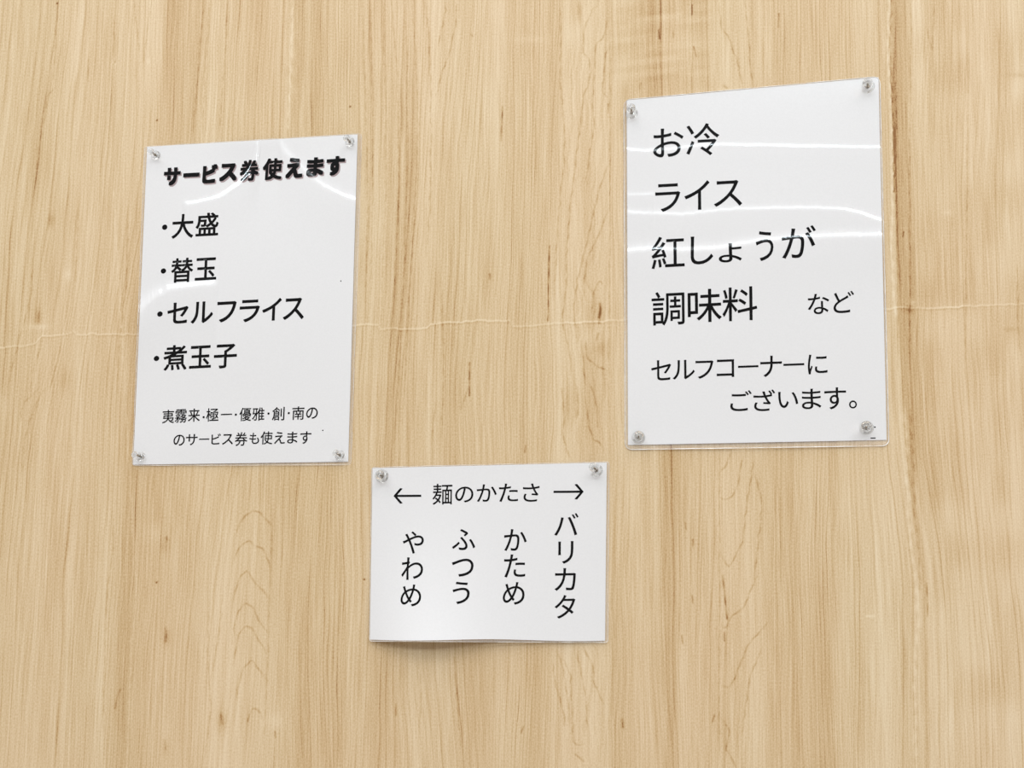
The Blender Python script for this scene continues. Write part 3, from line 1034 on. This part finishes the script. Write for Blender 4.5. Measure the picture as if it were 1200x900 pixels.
s4 = 1059 / 300
KX, KY = -0.01, -0.02
text_line(low, notice_b, o_b, Z(420, 525, s4, [('麺', 306, 389, 147, 235), ('の', 400, 476, 159, 226), ('か', 489, 573, 149, 223), ('た', 581, 661, 146, 223), ('さ', 680, 750, 146, 223)]), KX, KY, 0.12, name='heading')
for p, q_, lbl in ((260, 145, 'arrow pointing left'), (807, 932, 'arrow pointing right')):
    y = 198 if q_ < p else 181
    W = abs(q_ - p) / s4
    xa, xb = 420 + min(p, q_) / s4, 420 + max(p, q_) / s4
    tip_l = q_ < p
    yc = 525 + y / s4
    hh, th = 30 / s4, 1.25

    ax = np.array([[xa, -th], [xb, -th], [xb, th], [xa, th]])
    verts, faces = [], []

    def quad(pts):
        b = len(verts)
        verts.extend(pts)
        faces.append([b, b + 1, b + 2, b + 3])
    inset = 1.0
    if tip_l:
        quad([(xa + inset, -th), (xb, -th), (xb, th), (xa + inset, th)])
        tipx, dx = xa, 1
    else:
        quad([(xa, -th), (xb - inset, -th), (xb - inset, th), (xa, th)])
        tipx, dx = xb, -1
    for sg in (-1, 1):
        quad([(tipx, 0.0), (tipx + dx * 3.4, 0.0), (tipx + dx * 10.8, sg * hh), (tipx + dx * 7.8, sg * hh * 1.08)])
    v, f = cut(np.array(verts), faces, 2.6)
    uvu = v[:, 0]
    uvv = yc + v[:, 1] - 0.006 * (v[:, 0] - (xa + xb) / 2)
    P = low.P(uvu, uvv, 0.00009)
    good = []
    for fc in f:
        nn = np.cross(P[fc[1]] - P[fc[0]], P[fc[2]] - P[fc[0]])
        good.append(fc if nn[1] < 0 else fc[::-1])
    mesh_obj('printed_arrow', P - o_b, good, M_INK, notice_b, True, low.N(uvu, uvv))['label'] = lbl
for colm in ([('や', 183, 271, 344, 438), ('わ', 177, 268, 451, 546), ('め', 174, 260, 564, 656)],
             [('ふ', 387, 484, 334, 423), ('つ', 386, 477, 457, 533), ('う', 389, 461, 552, 646)],
             [('か', 602, 697, 334, 426), ('た', 602, 691, 439, 536), ('め', 597, 688, 554, 649)],
             [('バ', 810, 911, 269, 363), ('リ', 826, 890, 385, 479), ('カ', 811, 900, 496, 591), ('タ', 811, 898, 607, 706)]):
    text_line(low, notice_b, o_b, Z(420, 525, s4, colm), KX, KY, 0.14, name='printed_column')


# ------------------------------------------------------------------ clear push pins
def lathe(profile, n=32):
    verts, faces = [], []
    for r, z in profile:
        for i in range(n):
            a = 2 * math.pi * i / n
            verts.append((r * math.cos(a), r * math.sin(a), z))
    for k in range(len(profile) - 1):
        for i in range(n):
            j = (i + 1) % n
            faces.append((k * n + i, k * n + j, (k + 1) * n + j, (k + 1) * n + i))
    faces.append(tuple(range(n))[::-1])
    faces.append(tuple((len(profile) - 1) * n + i for i in range(n)))
    return verts, faces


def arc(c, r, a0, a1, n):
    return [(c[0] + r * math.cos(a), c[1] + r * math.sin(a)) for a in np.linspace(math.radians(a0), math.radians(a1), n)]


MM = 0.001
collar_prof = [(2.0, 0.0), (3.4, 0.02)] + arc((3.3, 0.9), 0.88, -85, 85, 9) + [(2.4, 2.0), (1.75, 2.6)]
grip_prof = [(1.72, 2.61), (1.5, 3.4), (1.45, 4.6), (1.62, 6.0), (2.05, 7.0)] + arc((2.05, 8.2), 0.85, -55, 80, 8) + [(1.7, 9.3), (1.0, 9.42), (0.45, 9.3)]
cv, cf = lathe([(r * MM, z * MM) for r, z in collar_prof])
gv, gf_ = lathe([(r * MM, z * MM) for r, z in grip_prof])
nv_, nf_ = lathe([(0.12 * MM, -0.45 * MM), (0.55 * MM, -0.1 * MM), (0.55 * MM, 5.2 * MM), (0.4 * MM, 5.5 * MM)], 14)
PIN = {}
pins = [
    (left, (183.2, 182.5), (176.2, 177.4), 0.92, 'clear push pin holding the top left corner of the bulleted left-hand notice'),
    (left, (410.5, 166.8), (405.6, 161.2), 0.98, 'clear push pin holding the top right corner of the bulleted left-hand notice'),
    (left, (165.6, 535.2), (155.6, 532.0), 0.92, 'clear push pin holding the bottom left corner of the bulleted left-hand notice'),
    (left, (399.2, 534.0), (392.2, 530.0), 0.96, 'clear push pin holding the bottom right corner of the bulleted left-hand notice'),
    (right, (740.2, 133.0), (739.4, 125.6), 1.22, 'clear push pin holding the top left corner of the large streaked right-hand notice'),
    (right, (1017.0, 102.6), (1016.4, 95.2), 1.28, 'clear push pin holding the top right corner of the large streaked right-hand notice'),
    (right, (748.2, 513.0), (748.8, 510.0), 1.28, 'clear push pin holding the bottom left corner of the large streaked right-hand notice'),
    (right, (1015.0, 501.5), (1015.6, 498.8), 1.34, 'clear push pin holding the bottom right corner of the large streaked right-hand notice'),
    (low, (447.8, 558.0), (444.6, 556.5), 1.26, 'clear push pin holding the top left corner of the small low notice'),
    (low, (700.0, 552.0), (693.2, 545.6), 1.22, 'clear push pin holding the top right corner of the small low notice'),
]
for sheet, b, tp, sc, lbl in pins:
    hb = float(sheet.h(np.array(b[0]), np.array(b[1]))) + 0.00018
    p0 = Vector(unproj(b[0], b[1], hb))
    p1 = Vector(unproj(tp[0], tp[1], hb + 9.0 * MM * sc))
    ax = (p1 - p0).normalized()
    r = empty('push_pin', p0)
    r.rotation_mode = 'QUATERNION'
    r.rotation_quaternion = ax.to_track_quat('Z', 'Y')
    r.scale = (sc, sc, sc)
    tag(r, lbl, 'push pin', 'clear push pins holding the notices')
    for nm, vv, ff, m in (('collar', cv, cf, M_PLASTIC), ('grip', gv, gf_, M_PLASTIC), ('needle', nv_, nf_, M_STEEL)):
        if nm not in PIN:
            PIN[nm] = mesh_obj(nm, vv, ff, m, r)
        else:
            c = PIN[nm].copy()
            COL.objects.link(c)
            c.parent = r
